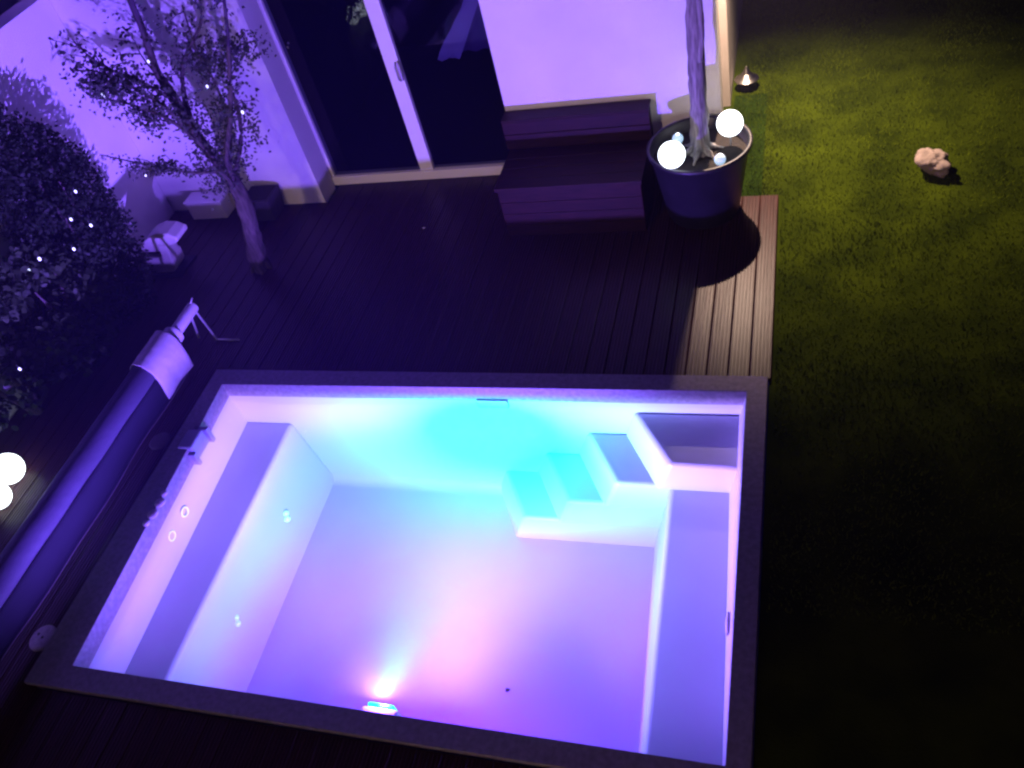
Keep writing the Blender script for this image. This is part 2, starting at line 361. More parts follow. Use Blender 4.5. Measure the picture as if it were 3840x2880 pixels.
# pool light
bm = bmesh.new(); box(bm, -2.39, -2.15, 1.64, 1.715, -0.30, -0.145)
bz = obj('pool_lamp', bm, M_white, pool, bevel=0.02)
bm = bmesh.new(); box(bm, -2.355, -2.19, 1.716, 1.738, -0.27, -0.150)
obj('lens', bm, M_lens, bz, bevel=0.006)
pl.parent = pool; pl.location = LAMP - Vector(pool.location)
bm = bmesh.new(); box(bm, -2.29, -2.04, 4.078, 4.10, -0.17, -0.088)
obj('return_cover', bm, M_dispbox, pool, bevel=0.008, seg=3)
def ring(c, R, r, axis):
    bm = bmesh.new(); n, k = 24, 8; vs = []
    for i in range(n):
        a = 2*math.pi*i/n; row = []
        for j in range(k):
            b = 2*math.pi*j/k; rr = R + r*math.cos(b); h = r*math.sin(b)
            if axis == 'x': p = (c[0]+h, c[1]+rr*math.cos(a), c[2]+rr*math.sin(a))
            else: p = (c[0]+rr*math.cos(a), c[1]+rr*math.sin(a), c[2]+h)
            row.append(bm.verts.new(p))
        vs.append(row)
    for i in range(n):
        for j in range(k): bm.faces.new((vs[i][j], vs[(i+1) % n][j], vs[(i+1) % n][(j+1) % k], vs[i][(j+1) % k]))
    return bm
for y, z in ((3.007, -0.241), (2.792, -0.248)):
    obj('water_jet', ring((-4.425, y, z), 0.036, 0.010, 'x'), M_jet, pool, smooth=True)
for y, z in ((3.42, -0.80), (2.461, -0.795)):
    bm = bmesh.new(); sphere(bm, (-3.975, y, z), 0.028, 8); sphere(bm, (-3.965, y-0.03, z-0.035), 0.030, 8); obj('water_nozzle', bm, M_jet, pool, smooth=True)
bm = bmesh.new(); sphere(bm, (-0.345, 2.55, -0.30), 0.05, 10)
for v in bm.verts: v.co.x = -0.345 + (v.co.x + 0.345) * 0.3; v.co.y = 2.55 + (v.co.y - 2.55) * 1.5
obj('water_nozzle', bm, M_greymetal, pool, smooth=True)
# small air buttons on the coping, near the jets
for x, y, r in ((-4.435, 2.98, 0.026), (-4.425, 2.897, 0.042), (-4.428, 2.795, 0.042), (-4.436, 2.712, 0.026)):
    bm = bmesh.new(); lathe(bm, [(0, 0.045), (r*0.8, 0.043), (r, 0.036), (r, 0.024)], (x, y, 0), 24); obj('air_button', bm, M_lid, pool, smooth=True)
# skimmer mouth hood over the far left edge
bm = bmesh.new(); box(bm, -4.56, -4.425, 3.40, 3.595, -0.10, 0.045)
sk = obj('skimmer_hood', bm, M_dispbox, pool, bevel=0.015)
bm = bmesh.new(); box(bm, -4.50, -4.40, 3.365, 3.398, -0.12, 0.0); obj('rim', bm, M_dispbox, sk, bevel=0.006)
bm = bmesh.new(); box(bm, -4.52, -4.40, 3.597, 3.635, -0.12, 0.03); obj('rim', bm, M_dispbox, sk, bevel=0.006)
# water body: clear surface over faintly cloudy water
bm = bmesh.new(); prism(bm, [(-4.50, 4.085), (-0.306, 4.11), (-0.29, 1.614), (-4.35, 1.634)], [(-4.53, 4.14), (-0.24, 4.14), (-0.24, 1.58), (-4.42, 1.58)], -0.085, -1.24)
wt = M_water.node_tree; wv = wt.nodes.new('ShaderNodeVolumePrincipled'); wv.inputs['Density'].default_value = 0.03; wv.inputs['Color'].default_value = (0.80, 0.80, 1.0, 1)
wt.links.new(wv.outputs[0], [n for n in wt.nodes if n.type == 'OUTPUT_MATERIAL'][0].inputs['Volume'])
meta(obj('water', bm, M_water), kind='structure')
bm = bmesh.new(); vs = [bm.verts.new((-1.876 + 0.017*math.cos(a)*(1+0.2*math.cos(3*a)), 2.349 + 0.014*math.sin(a)*(1+0.2*math.cos(3*a)), -1.196 + 0.006*math.cos(2*a))) for a in [i*math.pi/8 for i in range(16)]]; bm.faces.new(vs)
lf = obj('fallen_leaf', bm, M_debris); s = lf.modifiers.new('thick', 'SOLIDIFY'); s.thickness = 0.003
meta(lf, 'small dark dead leaf lying on the pale pool floor near the pool lamp', 'leaf')
# skimmer lids on the deck
bm = bmesh.new(); lathe(bm, [(0, 0.012), (0.085, 0.012), (0.094, 0.006), (0.095, -0.002)], (-4.735, 1.79, 0), 40)
o = obj('skimmer_lid', bm, M_lid); meta(o, 'pale round plastic lid in the deck by the near left pool corner', 'lid', 'round skimmer lids')
for dx_, dy_ in ((0.0, 0.0), (-0.045, 0.02)):
    bm = bmesh.new(); lathe(bm, [(0, 0.0145), (0.010, 0.014), (0.0105, 0.0122)], (-4.735+dx_, 1.79+dy_, 0), 12); obj('finger_hole', bm, M_dark, o)
bm = bmesh.new(); lathe(bm, [(0, 0.012), (0.08, 0.012), (0.09, 0.006), (0.09, -0.002)], (-4.79, 3.49, 0), 40)
o = obj('skimmer_lid', bm, M_darklid); meta(o, 'dark brown round lid barely visible in the deck between the cover roller and pool', 'lid', 'round skimmer lids')

# ================================================================== THE HOUSE
house = empty('house', (-2.5, 6.8, 0), 'white rendered garden house lit violet by the pool, with a dark glass sliding door', 'house')
def wallpart(*a, m=M_wall, name='wall'): return obj(name, BOX(*a), m, house)
wallpart(-8.5, -4.62, 6.70, 6.98, -0.03, 3.2)          # left of the door
wallpart(-4.62, -2.50, 6.80, 6.98, 2.30, 3.2)          # above the door
wallpart(-2.50, -0.615, 6.80, 6.99, -0.03, 3.2)        # right of the door
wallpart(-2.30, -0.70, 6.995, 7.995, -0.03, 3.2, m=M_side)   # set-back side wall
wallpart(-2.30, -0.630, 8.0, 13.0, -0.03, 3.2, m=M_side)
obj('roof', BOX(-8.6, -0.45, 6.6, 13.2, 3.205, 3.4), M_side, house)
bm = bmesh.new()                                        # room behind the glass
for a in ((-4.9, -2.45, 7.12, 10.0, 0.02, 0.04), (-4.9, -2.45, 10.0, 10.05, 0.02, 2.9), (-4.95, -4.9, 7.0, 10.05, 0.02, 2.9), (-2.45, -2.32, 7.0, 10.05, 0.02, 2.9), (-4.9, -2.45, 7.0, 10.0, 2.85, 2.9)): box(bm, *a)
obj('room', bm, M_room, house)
# sliding door
bm = bmesh.new()
for a in ((-4.70, -4.635, 6.985, 7.10, -0.0, 2.31), (-4.632, -4.59, 7.0, 7.09, 0.10, 2.31), (-2.52, -2.46, 7.0, 7.10, 0.10, 2.31), (-4.59, -2.52, 7.0, 7.10, 2.24, 2.31)): box(bm, *a)
door = obj('sliding_door', bm, M_frame, house, bevel=0.006)
obj('threshold', BOX(-4.634, -2.46, 6.99, 7.10, 0.0, 0.098), M_frame, door, bevel=0.006)
obj('stile', BOX(-3.612, -3.470, 7.002, 7.06, 0.10, 2.24), M_frame, door, bevel=0.008)
obj('pane', BOX(-4.59, -3.60, 7.030, 7.036, 0.10, 2.24), M_glass, door)
obj('pane', BOX(-3.480, -2.52, 7.046, 7.052, 0.10, 2.24), M_glass, door)
bm = bmesh.new(); tube(bm, [(-3.50, 6.998, 1.25), (-3.50, 6.96, 1.22), (-3.50, 6.96, 1.10), (-3.50, 6.998, 1.07)], 0.009, 8); tube(bm, [(-3.475, 6.998, 1.26), (-3.462, 6.97, 1.20), (-3.462, 6.97, 1.12), (-3.475, 6.998, 1.08)], 0.009, 8)
obj('handle', bm, M_greymetal, door, smooth=True)
# side-wall lamp
bm = bmesh.new(); box(bm, -0.70, -0.66, 7.68, 7.80, 2.62, 2.86); tube(bm, [(-0.66, 7.74, 2.80), (-0.57, 7.74, 2.80)], 0.012)
wl = obj('wall_lamp', bm, M_greymetal, house)
bm = bmesh.new(); lathe(bm, [(0.03, 0.14), (0.075, 0.0), (0.07, 0.0), (0.025, 0.13)], (-0.55, 7.74, 2.68), 24); obj('shade', bm, M_greymetal, wl)
lamp2 = bpy.data.lights.new('wall_lamp_bulb', 'SPOT'); lamp2.energy = 1700; lamp2.color = (1.0, 0.70, 0.52); lamp2.shadow_soft_size = 0.02
lamp2.spot_size = math.radians(98); lamp2.spot_blend = 1.0
l2 = bpy.data.objects.new('wall_lamp_bulb', lamp2); COL.objects.link(l2); l2.location = (-0.55, 7.74, 2.66)
d = Vector((-0.1, 7.15, 0)) - Vector(l2.location); l2.rotation_euler = d.to_track_quat('-Z', 'Y').to_euler()
# curtain behind the right-hand pane
def curtain(xl, xr, zb, zt, y, m, name, parent, ph):
    bm = bmesh.new(); nx, nz = 40, 18; V = {}
    for i in range(nx+1):
        for j in range(nz+1):
            u, w = i/nx, j/nz; z = zb + (zt-zb)*w; a = xl(z) + 0.035*noise.noise(Vector((3+ph, z*7, 1))); b = xr(z); xx = a + (b-a)*u
            V[i, j] = bm.verts.new((xx, y + 0.018*math.sin(xx*34 + ph) , z + 0.015*noise.noise(Vector((u*7, ph, w)))*(1-w)))
    for i in range(nx):
        for j in range(nz): bm.faces.new((V[i, j], V[i+1, j], V[i+1, j+1], V[i, j+1]))
    o = obj(name, bm, m, parent, smooth=True); s = o.modifiers.new('thick', 'SOLIDIFY'); s.thickness = 0.006; return o
cu = empty('curtain', (-2.9, 7.4, 1.1), 'violet curtain gathered aside behind the right-hand door pane', 'curtain')
curtain(lambda z: min(-2.60, -3.24 + 0.80*(z-1.08)), lambda z: min(-2.52, -3.0 + 0.62*(z-1.08)), 1.07, 2.7, 7.34, M_curtain, 'drape', cu, 0)
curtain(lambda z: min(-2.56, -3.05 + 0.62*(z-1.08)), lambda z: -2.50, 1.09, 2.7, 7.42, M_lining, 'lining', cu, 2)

# left boundary wall
o = obj('boundary_wall', BOX(-6.75, -6.5, -3.0, 6.69, -0.03, 2.38), M_wall); meta(o, 'tall pale rendered garden wall on the left behind the dark shrubs', 'wall')

# the house the photograph is taken from (below and behind the camera)
nh = empty('balcony_house', (-2, -1.5, 0), 'white rendered house front with a balcony over the deck', 'house')
obj('wall', BOX(-6.4, 2.5, -3.4, -3.2, -0.03, 2.95), M_wall, nh)
obj('balcony_slab', BOX(-6.4, 0.6, -3.2, -0.35, 2.95, 3.15), M_wall, nh)
obj('fill_baffle', BOX(-5.2, 0.6, -0.46, -0.35, 3.155, 3.60), M_wall, nh)  # unseen wall sized to keep the fill spot off the deck
obj('upper_wall', BOX(-6.4, 2.5, -3.4, -3.2, 3.16, 5.8), M_wall, nh)
bm = bmesh.new(); lathe(bm, [(0, 0.1), (0.14, 0.08), (0.16, 0), (0.14, -0.02), (0, -0.03)], (-4.6, -2.6, 5.05), 24); tube(bm, [(-4.6, -3.2, 5.3), (-4.6, -2.6, 5.3), (-4.6, -2.6, 5.14)], 0.015)
obj('fill_lamp_body', bm, M_white, nh)  # unseen body for the added fill spot
M_litwin = mat('lit_window', (0.8, 0.7, 0.6), 0.4, emit=(1.0, 0.62, 0.45), estr=3.0)
obj('lit_window', BOX(-1.4, 1.3, -3.19, -3.18, 0.3, 2.2), M_litwin, nh)
l3d = bpy.data.lights.new('fill_lamp_spot', 'SPOT'); l3d.energy = 1250; l3d.color = (1.0, 0.66, 0.56); l3d.shadow_soft_size = 0.25; l3d.spot_size = math.radians(46); l3d.spot_blend = 0.8
l3 = bpy.data.objects.new('fill_lamp_spot', l3d); COL.objects.link(l3); l3.location = (-4.6, -2.6, 4.95)  # added out-of-view spot, warm fill for the house wall and sill
d = Vector((-1.5, 7, 0.1)) - Vector(l3.location); l3.rotation_euler = d.to_track_quat('-Z', 'Y').to_euler()

# ================================================================== OBJECTS
# bench
be = empty('wooden_bench', (-1.82, 6.3, 0), 'dark brown wooden storage bench with low backrest against the violet wall', 'bench')
bm = bmesh.new(); box(bm, -2.445, -1.225, 6.012, 6.60, 0.005, 0.465)          # core behind the boards
for k in range(4): box(bm, -2.455, -1.215, 5.996, 6.010, -0.002 + k*0.118, 0.112 + k*0.118)
for sx in (-2.458, -1.224): box(bm, sx, sx + 0.012, 6.0, 6.598, -0.001, 0.468)
obj('seat_box', bm, M_bench, be, bevel=0.003)
bm = bmesh.new()
for k in range(4): box(bm, -2.475, -1.20, 5.98 + k*0.155, 6.129 + k*0.155, 0.474, 0.510 - 0.001*(k % 2))
obj('seat', bm, M_bench, be, bevel=0.004)
bm = bmesh.new(); box(bm, -2.485, -1.20, 6.622, 6.765, 0.0, 0.775)
box(bm, -2.495, -1.19, 6.604, 6.620, 0.515, 0.648); box(bm, -2.495, -1.19, 6.604, 6.620, 0.655, 0.774); box(bm, -2.497, -1.188, 6.600, 6.775, 0.777, 0.795)
obj('backrest', bm, M_bench, be, bevel=0.003)
# pot and its tree
pc = (-0.755, 6.265)
pot = empty('plant_pot', (*pc, 0), 'large round black glazed pot standing at the deck corner, full of lit globes', 'pot')
bm = bmesh.new(); lathe(bm, [(0, 0.0), (0.285, 0.0), (0.30, 0.02), (0.395, 0.60), (0.418, 0.615), (0.422, 0.65), (0.40, 0.655), (0.39, 0.64), (0.375, 0.54), (0.0, 0.54)], (*pc, 0), 64)
obj('pot_body', bm, M_pot, pot, smooth=False, bevel=0.0)
for p in bpy.data.objects['pot_body'].data.polygons: p.use_smooth = True
bm = bmesh.new()
for i in range(1): lathe(bm, [(0, 0.560), (0.2, 0.556), (0.377, 0.545)], (*pc, 0), 48)
for v in bm.verts: v.co.z += 0.012*noise.noise(v.co*14)
obj('soil', bm, M_soil, pot, smooth=True)
pt = empty('potted_tree', (-0.75, 6.28, 0.55), 'pale barked tree trunk rising from the black pot', 'tree')
bm = bmesh.new()
tube(bm, smooth_path([(-0.748, 6.27, 0.54), (-0.745, 6.28, 0.75), (-0.735, 6.29, 1.1), (-0.728, 6.30, 1.5), (-0.72, 6.30, 1.9), (-0.72, 6.30, 2.4), (-0.75, 6.3, 3.0)], 6), [0.085]*2+[0.070]*8+[0.062]*12+[0.052]*20, 18, wob=0.35)
tube(bm, smooth_path([(-0.70, 6.25, 1.35), (-0.675, 6.24, 1.6), (-0.68, 6.25, 2.0), (-0.66, 6.25, 2.5)], 6), [0.022]*30, 8, wob=0.3)
for k in range(6):
    a = k*1.05 + 0.3; tube(bm, smooth_path([(-0.748, 6.27, 0.66), (-0.748+0.08*math.cos(a), 6.27+0.08*math.sin(a), 0.60), (-0.748+0.19*math.cos(a), 6.27+0.19*math.sin(a), 0.55)], 4), [0.045]*3+[0.028]*3+[0.012]*6, 8)
br = [(-0.75, 6.3, 3.0)]
for k in range(9):
    a = k*0.7; e = (-0.75 + 0.8*math.cos(a), 6.3 + 0.6*math.sin(a), 3.5 + 0.25*math.sin(k*2.1)); br.append(e)
    tube(bm, [(-0.74, 6.3, 2.75 + 0.03*k), (-0.75 + 0.35*math.cos(a), 6.3 + 0.3*math.sin(a), 3.15), e], [0.03, 0.02, 0.008], 6)
obj('trunk', bm, M_bark, pt, smooth=True)
lv, lf_ = [], []
for _ in range(1500):
    b = R_.choice(br); p = Vector(b) + Vector((R_.gauss(0, .22), R_.gauss(0, .22), R_.gauss(0.05, .16)))
    if p.z > 2.75: leaf(lv, lf_, p, 0.07, 0.3)
leafobj('crown', lv, lf_, M_leaf, pt)
# globes in the pot
def globe(x, y, z, r, label, big, group):
    e = empty('globe_light', (x, y, z - r), label, 'globe light', group)
    bm = bmesh.new(); sphere(bm, (x, y, z), r, 14); obj('glass_globe', bm, M_globe if big else M_globe2, e, smooth=True)
    bm = bmesh.new()
    if big: tube(bm, [(x, y, 0.53), (x, y, z - r + 0.01)], 0.008)
    else:
        tube(bm, [(x, y, 0.53 if z > 0.5 else 0), (x, y, z - r + 0.006)], 0.006)
    obj('spike', bm, M_greymetal, e)
    return e
G = 'glowing globes in the black pot'
globe(-0.513, 6.36, 0.75, 0.104, 'large white glowing globe at the right rear of the black pot', True, G)
globe(-0.935, 5.975, 0.74, 0.106, 'large white glowing globe at the front left of the black pot', True, G)
for x, y, lab in ((-0.93, 6.335, 'small bluish globe behind the large left globe in the black pot'), (-0.57, 5.99, 'small bluish globe at the front right rim of the black pot')):
    e = globe(x, y, 0.66, 0.045, lab, False, G)
    bm = bmesh.new(); tube(bm, [(x, y, 0.665), (x + 0.004, y - 0.004, 0.706)], 0.013); fo = obj('filament', bm, M_glow, e)
G2 = 'glowing globes on the ground by the shrubs'
for x, y, r, lab in ((-5.93, 3.05, 0.125, 'large round white globe light cut off by the left picture edge, the upper one'), (-5.86, 2.80, 0.105, 'round white globe light at the left picture edge just below the larger one')):
    e = empty('globe_light', (x, y, 0), lab, 'globe light', G2)
    bm = bmesh.new(); sphere(bm, (x, y, r), r, 14); obj('glass_globe', bm, M_globe, e, smooth=True)
    bm = bmesh.new(); lathe(bm, [(0, 0.0), (0.05, 0.0), (0.05, 0.012), (0, 0.014)], (x, y, 0.0), 20); obj('base', bm, M_greymetal, e)
# conical steel garden lamp
cl = empty('cone_light', (-0.49, 8.36, 0), 'small shiny steel cone garden light standing on the grass near the wall corner', 'garden light')
bm = bmesh.new(); lathe(bm, [(0.0, 0.205), (0.010, 0.20), (0.014, 0.185), (0.045, 0.130), (0.085, 0.095), (0.118, 0.075), (0.120, 0.068), (0.0, 0.068)], (-0.49, 8.33, 0), 40); obj('cap', bm, M_metal, cl, smooth=False, bevel=0)
bm = bmesh.new(); lathe(bm, [(0.085, 0.068), (0.085, 0.0), (0.10, -0.02), (0.0, -0.03)], (-0.49, 8.33, 0), 32); obj('body', bm, M_dark, cl, smooth=True)
# rock
bm = bmesh.new(); bmesh.ops.create_icosphere(bm, subdivisions=5, radius=1)
for v in bm.verts:
    p = v.co.copy(); n_ = noise.noise(p*1.1 + Vector((3.1, 0.4, 2)))*0.42 + noise.noise(p*2.3 + Vector((1, 5, 2)))*0.22 + noise.noise(p*5.5)*0.06
    dent = math.exp(-((p - Vector((-0.15, -0.6, 0.78))).length/0.38)**2)*0.30
    f = 1 + n_ - dent; v.co = Vector((p.x*0.115*f, p.y*0.15*f, p.z*0.10*f)); v.co = Matrix.Rotation(0.5, 3, 'Z') @ v.co; v.co += Vector((1.07, 6.68, 0.06))
meta(obj('rock', bm, M_rock, smooth=True), 'single pale pink lumpy rock lying on the dark grass', 'rock')
# small leaf on the deck
bm = bmesh.new(); vs = [bm.verts.new((-3.344 + 0.018*math.cos(a), 6.169 + 0.010*math.sin(a), 0.004 + 0.003*math.cos(2*a))) for a in [i*math.pi/4 for i in range(8)]]; bm.faces.new(vs)
o = obj('white_petal', bm, M_white); s = o.modifiers.new('t', 'SOLIDIFY'); s.thickness = 0.002
meta(o, 'tiny white petal lying alone on the dark deck', 'petal')

# pool cover roller
ro = empty('cover_roller', (-4.95, 3.0, 0), 'long rolled up dark blue pool cover on its roller along the left pool side', 'pool cover roller')
bm = bmesh.new(); AX, AZ, RR = -4.95, 0.35, 0.116
pts = [(AX + 0.003*math.sin(i*1.3), -0.6 + 4.87*i/40, AZ) for i in range(41)]
tube(bm, pts, [RR*(1 + 0.003*math.sin(i*0.9)) for i in range(41)], 40); obj('cover_roll', bm, M_cover, ro, smooth=True)
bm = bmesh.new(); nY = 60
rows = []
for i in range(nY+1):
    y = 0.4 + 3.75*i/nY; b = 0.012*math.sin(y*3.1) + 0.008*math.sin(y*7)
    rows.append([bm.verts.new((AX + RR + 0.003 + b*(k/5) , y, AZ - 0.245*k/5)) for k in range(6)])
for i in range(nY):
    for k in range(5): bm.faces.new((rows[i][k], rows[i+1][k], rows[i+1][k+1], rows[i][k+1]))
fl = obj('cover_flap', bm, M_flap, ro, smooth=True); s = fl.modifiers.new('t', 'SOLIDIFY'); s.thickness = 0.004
bm = bmesh.new(); tube(bm, [(AX + RR - 0.006 + 0.012*math.sin(y*3.1) + 0.008*math.sin(y*7) + 0.002, y, AZ - 0.252) for y in [0.4 + 3.75*i/nY for i in range(nY+1)]], 0.007, 8); obj('edge_batten', bm, M_batten, ro, smooth=True)
bm = bmesh.new(); tube(bm, [(AX, 4.27, AZ), (AX, 4.36, AZ)], 0.085, 24); tube(bm, [(AX, 4.36, AZ), (AX, 4.70, AZ)], 0.052, 20); obj('axle', bm, M_greymetal, ro, smooth=False)
for yy, nm in ((4.67, 'stand'), (0.0, 'stand')):
    bm = bmesh.new(); tube(bm, [(AX + 0.03, yy, AZ), (-4.86, yy - 0.02, 0.012), (-4.62, yy - 0.03, 0.012)], 0.010, 8); tube(bm, [(AX - 0.03, yy, AZ), (-5.06, yy, 0.012)], 0.010, 8)
    tube(bm, [(AX, yy, AZ + 0.03), (AX + 0.02, yy + 0.06, AZ + 0.08)], 0.007, 6); obj(nm, bm, M_greymetal, ro, smooth=True)
# towel
bm = bmesh.new(); rows = []
nu, nw = 34, 26
for i in range(nu+1):
    u = i/nu
    row = []
    for j in range(nw+1):
        w = j/nw; L = -0.22 + 0.62*w + 0.02*u   # arc length from the roll's top, + towards the pool
        r = RR + 0.008 + 0.006*abs(noise.noise(Vector((u*5, w*3, 0)))) + 0.002*noise.noise(Vector((u*19, w*15, 4)))
        y = (3.90 + 0.40*u) - 0.10*w + 0.03*(w-0.3)**2 + 0.010*noise.noise(Vector((w*5, u*2, 9)))
        if L < 0: a = L/r; px, pz = math.sin(a)*r, math.cos(a)*r
        elif L < r*math.pi/2: a = L/r; px, pz = math.sin(a)*r, math.cos(a)*r
        else: px, pz = r + 0.006 + 0.010*math.sin(u*7+1)*min(1, (L - r*math.pi/2)/0.08), -(L - r*math.pi/2)
        row.append(bm.verts.new((AX + px, y, AZ + pz)))
    rows.append(row)
for i in range(nu):
    for j in range(nw): bm.faces.new((rows[i][j], rows[i+1][j], rows[i+1][j+1], rows[i][j+1]))
o = obj('towel', bm, M_towel, smooth=True); s = o.modifiers.new('t', 'SOLIDIFY'); s.thickness = 0.009; s.offset = 1
meta(o, 'pale towel draped over the far end of the rolled pool cover', 'towel')

# white pool pump housing by the shrubs
pm = empty('pool_pump', (-5.95, 5.7, 0), 'white plastic pump with rounded hood and dark slot beside the dark shrub', 'pump')
def plate(poly, y0, y1):
    bm = bmesh.new(); a = [bm.verts.new((x, y0, z)) for x, z in poly]; b = [bm.verts.new((x, y1, z)) for x, z in poly]; n = len(a)
    bm.faces.new(a); bm.faces.new(b[::-1])
    for i in range(n): bm.faces.new((a[i], b[i], b[(i+1) % n], a[(i+1) % n]))
    return bm
obj('tub', plate([(-6.13, 0.20), (-6.15, 0.12), (-6.13, 0.05), (-6.06, 0.012), (-5.97, 0.0), (-5.86, 0.02), (-5.81, 0.07), (-5.79, 0.20)], 5.60, 5.80), M_white, pm, bevel=0.02, seg=3)
obj('post', plate([(-5.90, 0.16), (-5.795, 0.16), (-5.745, 0.36), (-5.85, 0.36)], 5.592, 5.76), M_white, pm, bevel=0.012)
obj('hood', plate([(-6.10, 0.268), (-6.075, 0.33), (-6.00, 0.40), (-5.90, 0.455), (-5.79, 0.485), (-5.68, 0.475), (-5.595, 0.43), (-5.60, 0.385), (-5.66, 0.35), (-5.74, 0.335), (-5.86, 0.268)], 5.60, 5.82), M_white, pm, bevel=0.02, seg=3)
obj('slot_back', BOX(-6.09, -5.86, 5.66, 5.80, 0.202, 0.266), M_dark, pm)
obj('base', BOX(-6.18, -5.74, 5.54, 5.86, -0.001, 0.02), M_cover, pm)
bx_ = empty('lit_wall_block', (-5.9, 6.6, 0), 'added pale block standing in for lit wall behind the slender tree', 'box')  # block added where a patch of wall is lit between shadows
obj('block_body', BOX(-6.13, -5.70, 6.50, 6.69, 0.0, 0.205), M_frame, bx_, bevel=0.008)
obj('block_top', BOX(-6.14, -5.69, 6.485, 6.69, 0.207, 0.222), M_frame, bx_, bevel=0.004)
# planter box by the wall
pb = empty('planter_box', (-5.2, 6.4, 0), 'dark square planter box standing against the wall left of the glass door', 'planter')
bm = bmesh.new(); prism(bm, [(-5.37, 6.67), (-5.03, 6.67), (-5.03, 6.36), (-5.37, 6.36)], [(-5.33, 6.66), (-5.07, 6.66), (-5.07, 6.40), (-5.33, 6.40)], 0.27, 0.0); obj('box', bm, M_planter, pb, bevel=0.02)
obj('soil', BOX(-5.34, -5.06, 6.39, 6.64, 0.268, 0.276), M_soil, pb)

# ---------------------------------------------------------------- trees and shrubs
ot = empty('olive_tree', (-4.88, 5.64, 0), 'slender leafy tree hung with fairy lights in front of the left violet wall', 'tree')
BR = {
 'A': ([(-4.73,5.7,.94),(-4.79,5.7,1.16),(-4.86,5.7,1.37),(-4.88,5.7,1.6),(-4.90,5.7,1.83),(-4.92,5.7,2.01),(-4.85,5.7,2.31),(-4.79,5.7,2.75)], .060, .022),
 'B': ([(-4.72,5.65,.85),(-4.60,5.6,1.24),(-4.37,5.6,1.61),(-4.18,5.6,1.99),(-4.04,5.6,2.3),(-3.88,5.6,2.7)], .030, .010),
 'C': ([(-4.87,5.72,1.40),(-4.97,5.9,1.62),(-4.84,5.9,1.9),(-4.66,5.9,2.08),(-4.44,5.9,2.28),(-4.32,5.9,2.6)], .026, .008),
 'D': ([(-4.89,5.68,1.75),(-4.85,5.55,1.88),(-4.92,5.5,2.0),(-5.15,5.5,2.14),(-5.28,5.5,2.27),(-5.34,5.5,2.41)], .018, .004),
 'E': ([(-4.79,5.68,1.18),(-4.68,5.45,1.50),(-4.8,5.4,1.74),(-5.0,5.4,1.86),(-5.18,5.4,1.93),(-5.4,5.4,1.98)], .020, .005),
 'E2': ([(-4.84,5.6,1.45),(-4.78,5.45,1.78),(-4.93,5.45,1.94),(-5.08,5.45,2.06),(-5.25,5.45,2.16),(-5.47,5.45,2.19)], .018, .005),
 'F': ([(-4.72,5.64,.90),(-4.60,5.45,1.18),(-4.75,5.35,1.26),(-4.95,5.35,1.30),(-5.16,5.35,1.36),(-5.6,5.35,1.50)], .020, .005),
 'G': ([(-4.74,5.7,.95),(-4.56,5.8,1.24),(-4.43,5.8,1.54),(-4.39,5.8,1.78),(-4.20,5.8,2.05),(-3.97,5.8,2.10)], .022, .006),
 'H': ([(-4.92,5.72,1.85),(-5.05,5.8,2.01),(-5.07,5.8,2.13),(-5.05,5.8,2.22)], .010, .003),
 'I': ([(-4.72,5.7,1.05),(-4.62,5.85,1.40),(-4.60,5.9,1.75),(-4.62,5.9,2.05),(-4.55,5.9,2.4)], .018, .006),
}
bm = bmesh.new()
tr = smooth_path([(-4.885,5.65,-0.03),(-4.84,5.65,.2),(-4.78,5.65,.43),(-4.72,5.66,.72),(-4.72,5.67,.88),(-4.74,5.7,.98)], 6)
tube(bm, tr, [0.088 - 0.028*min(1, i/(len(tr)-1)) for i in range(len(tr))], 16, wob=0.4)
for k in range(5):
    a = k*1.3; tube(bm, smooth_path([(-4.88,5.65,.12),(-4.88+.07*math.cos(a),5.65+.07*math.sin(a),.04),(-4.88+.11*math.cos(a),5.65+.11*math.sin(a),-.03)], 3), [.05,.045,.04,.03,.025,.02,.012], 8)
paths = {}
for k, (p, a, b) in BR.items():
    s = smooth_path(p, 5); paths[k] = s; tube(bm, s, [a + (b-a)*i/(len(s)-1) for i in range(len(s))], 8, wob=0.3)
rt = random.Random(5)
twigs = []
for k, s in paths.items():
    for _ in range(9 if k != 'H' else 3):
        i = rt.randrange(len(s)//4, len(s)); p = s[i]; d = Vector((rt.gauss(0, .5), rt.gauss(0, .6), rt.uniform(-.1, 1))).normalized()
        L = rt.uniform(.08, .26); q = p + d*L; mid = p + d*L*.5 + Vector((rt.gauss(0, .02), 0, .015)); tube(bm, [p, mid, q], [.006, .004, .002], 5); twigs.append((p, q))
obj('trunk', bm, M_bark2, ot, smooth=True)
lv, lf_ = [], []
dens = {'A': 90, 'B': 80, 'C': 90, 'D': 45, 'E': 120, 'E2': 150, 'F': 120, 'G': 120, 'H': 10, 'I': 90}
for k, s in paths.items():
    for _ in range(dens[k]):
        t = rt.uniform(.12, 1) ; i = min(len(s)-1, int(t*(len(s)-1))); sp = .045 if k in 'FDH' else .075
        p = s[i] + Vector((rt.gauss(0, sp), rt.gauss(0, sp), rt.gauss(0, sp*.75))); leaf(lv, lf_, p, .034, .62, rt); leaf(lv, lf_, p + Vector((rt.gauss(0,.02), rt.gauss(0,.02), rt.gauss(0,.02))), .03, .62, rt)
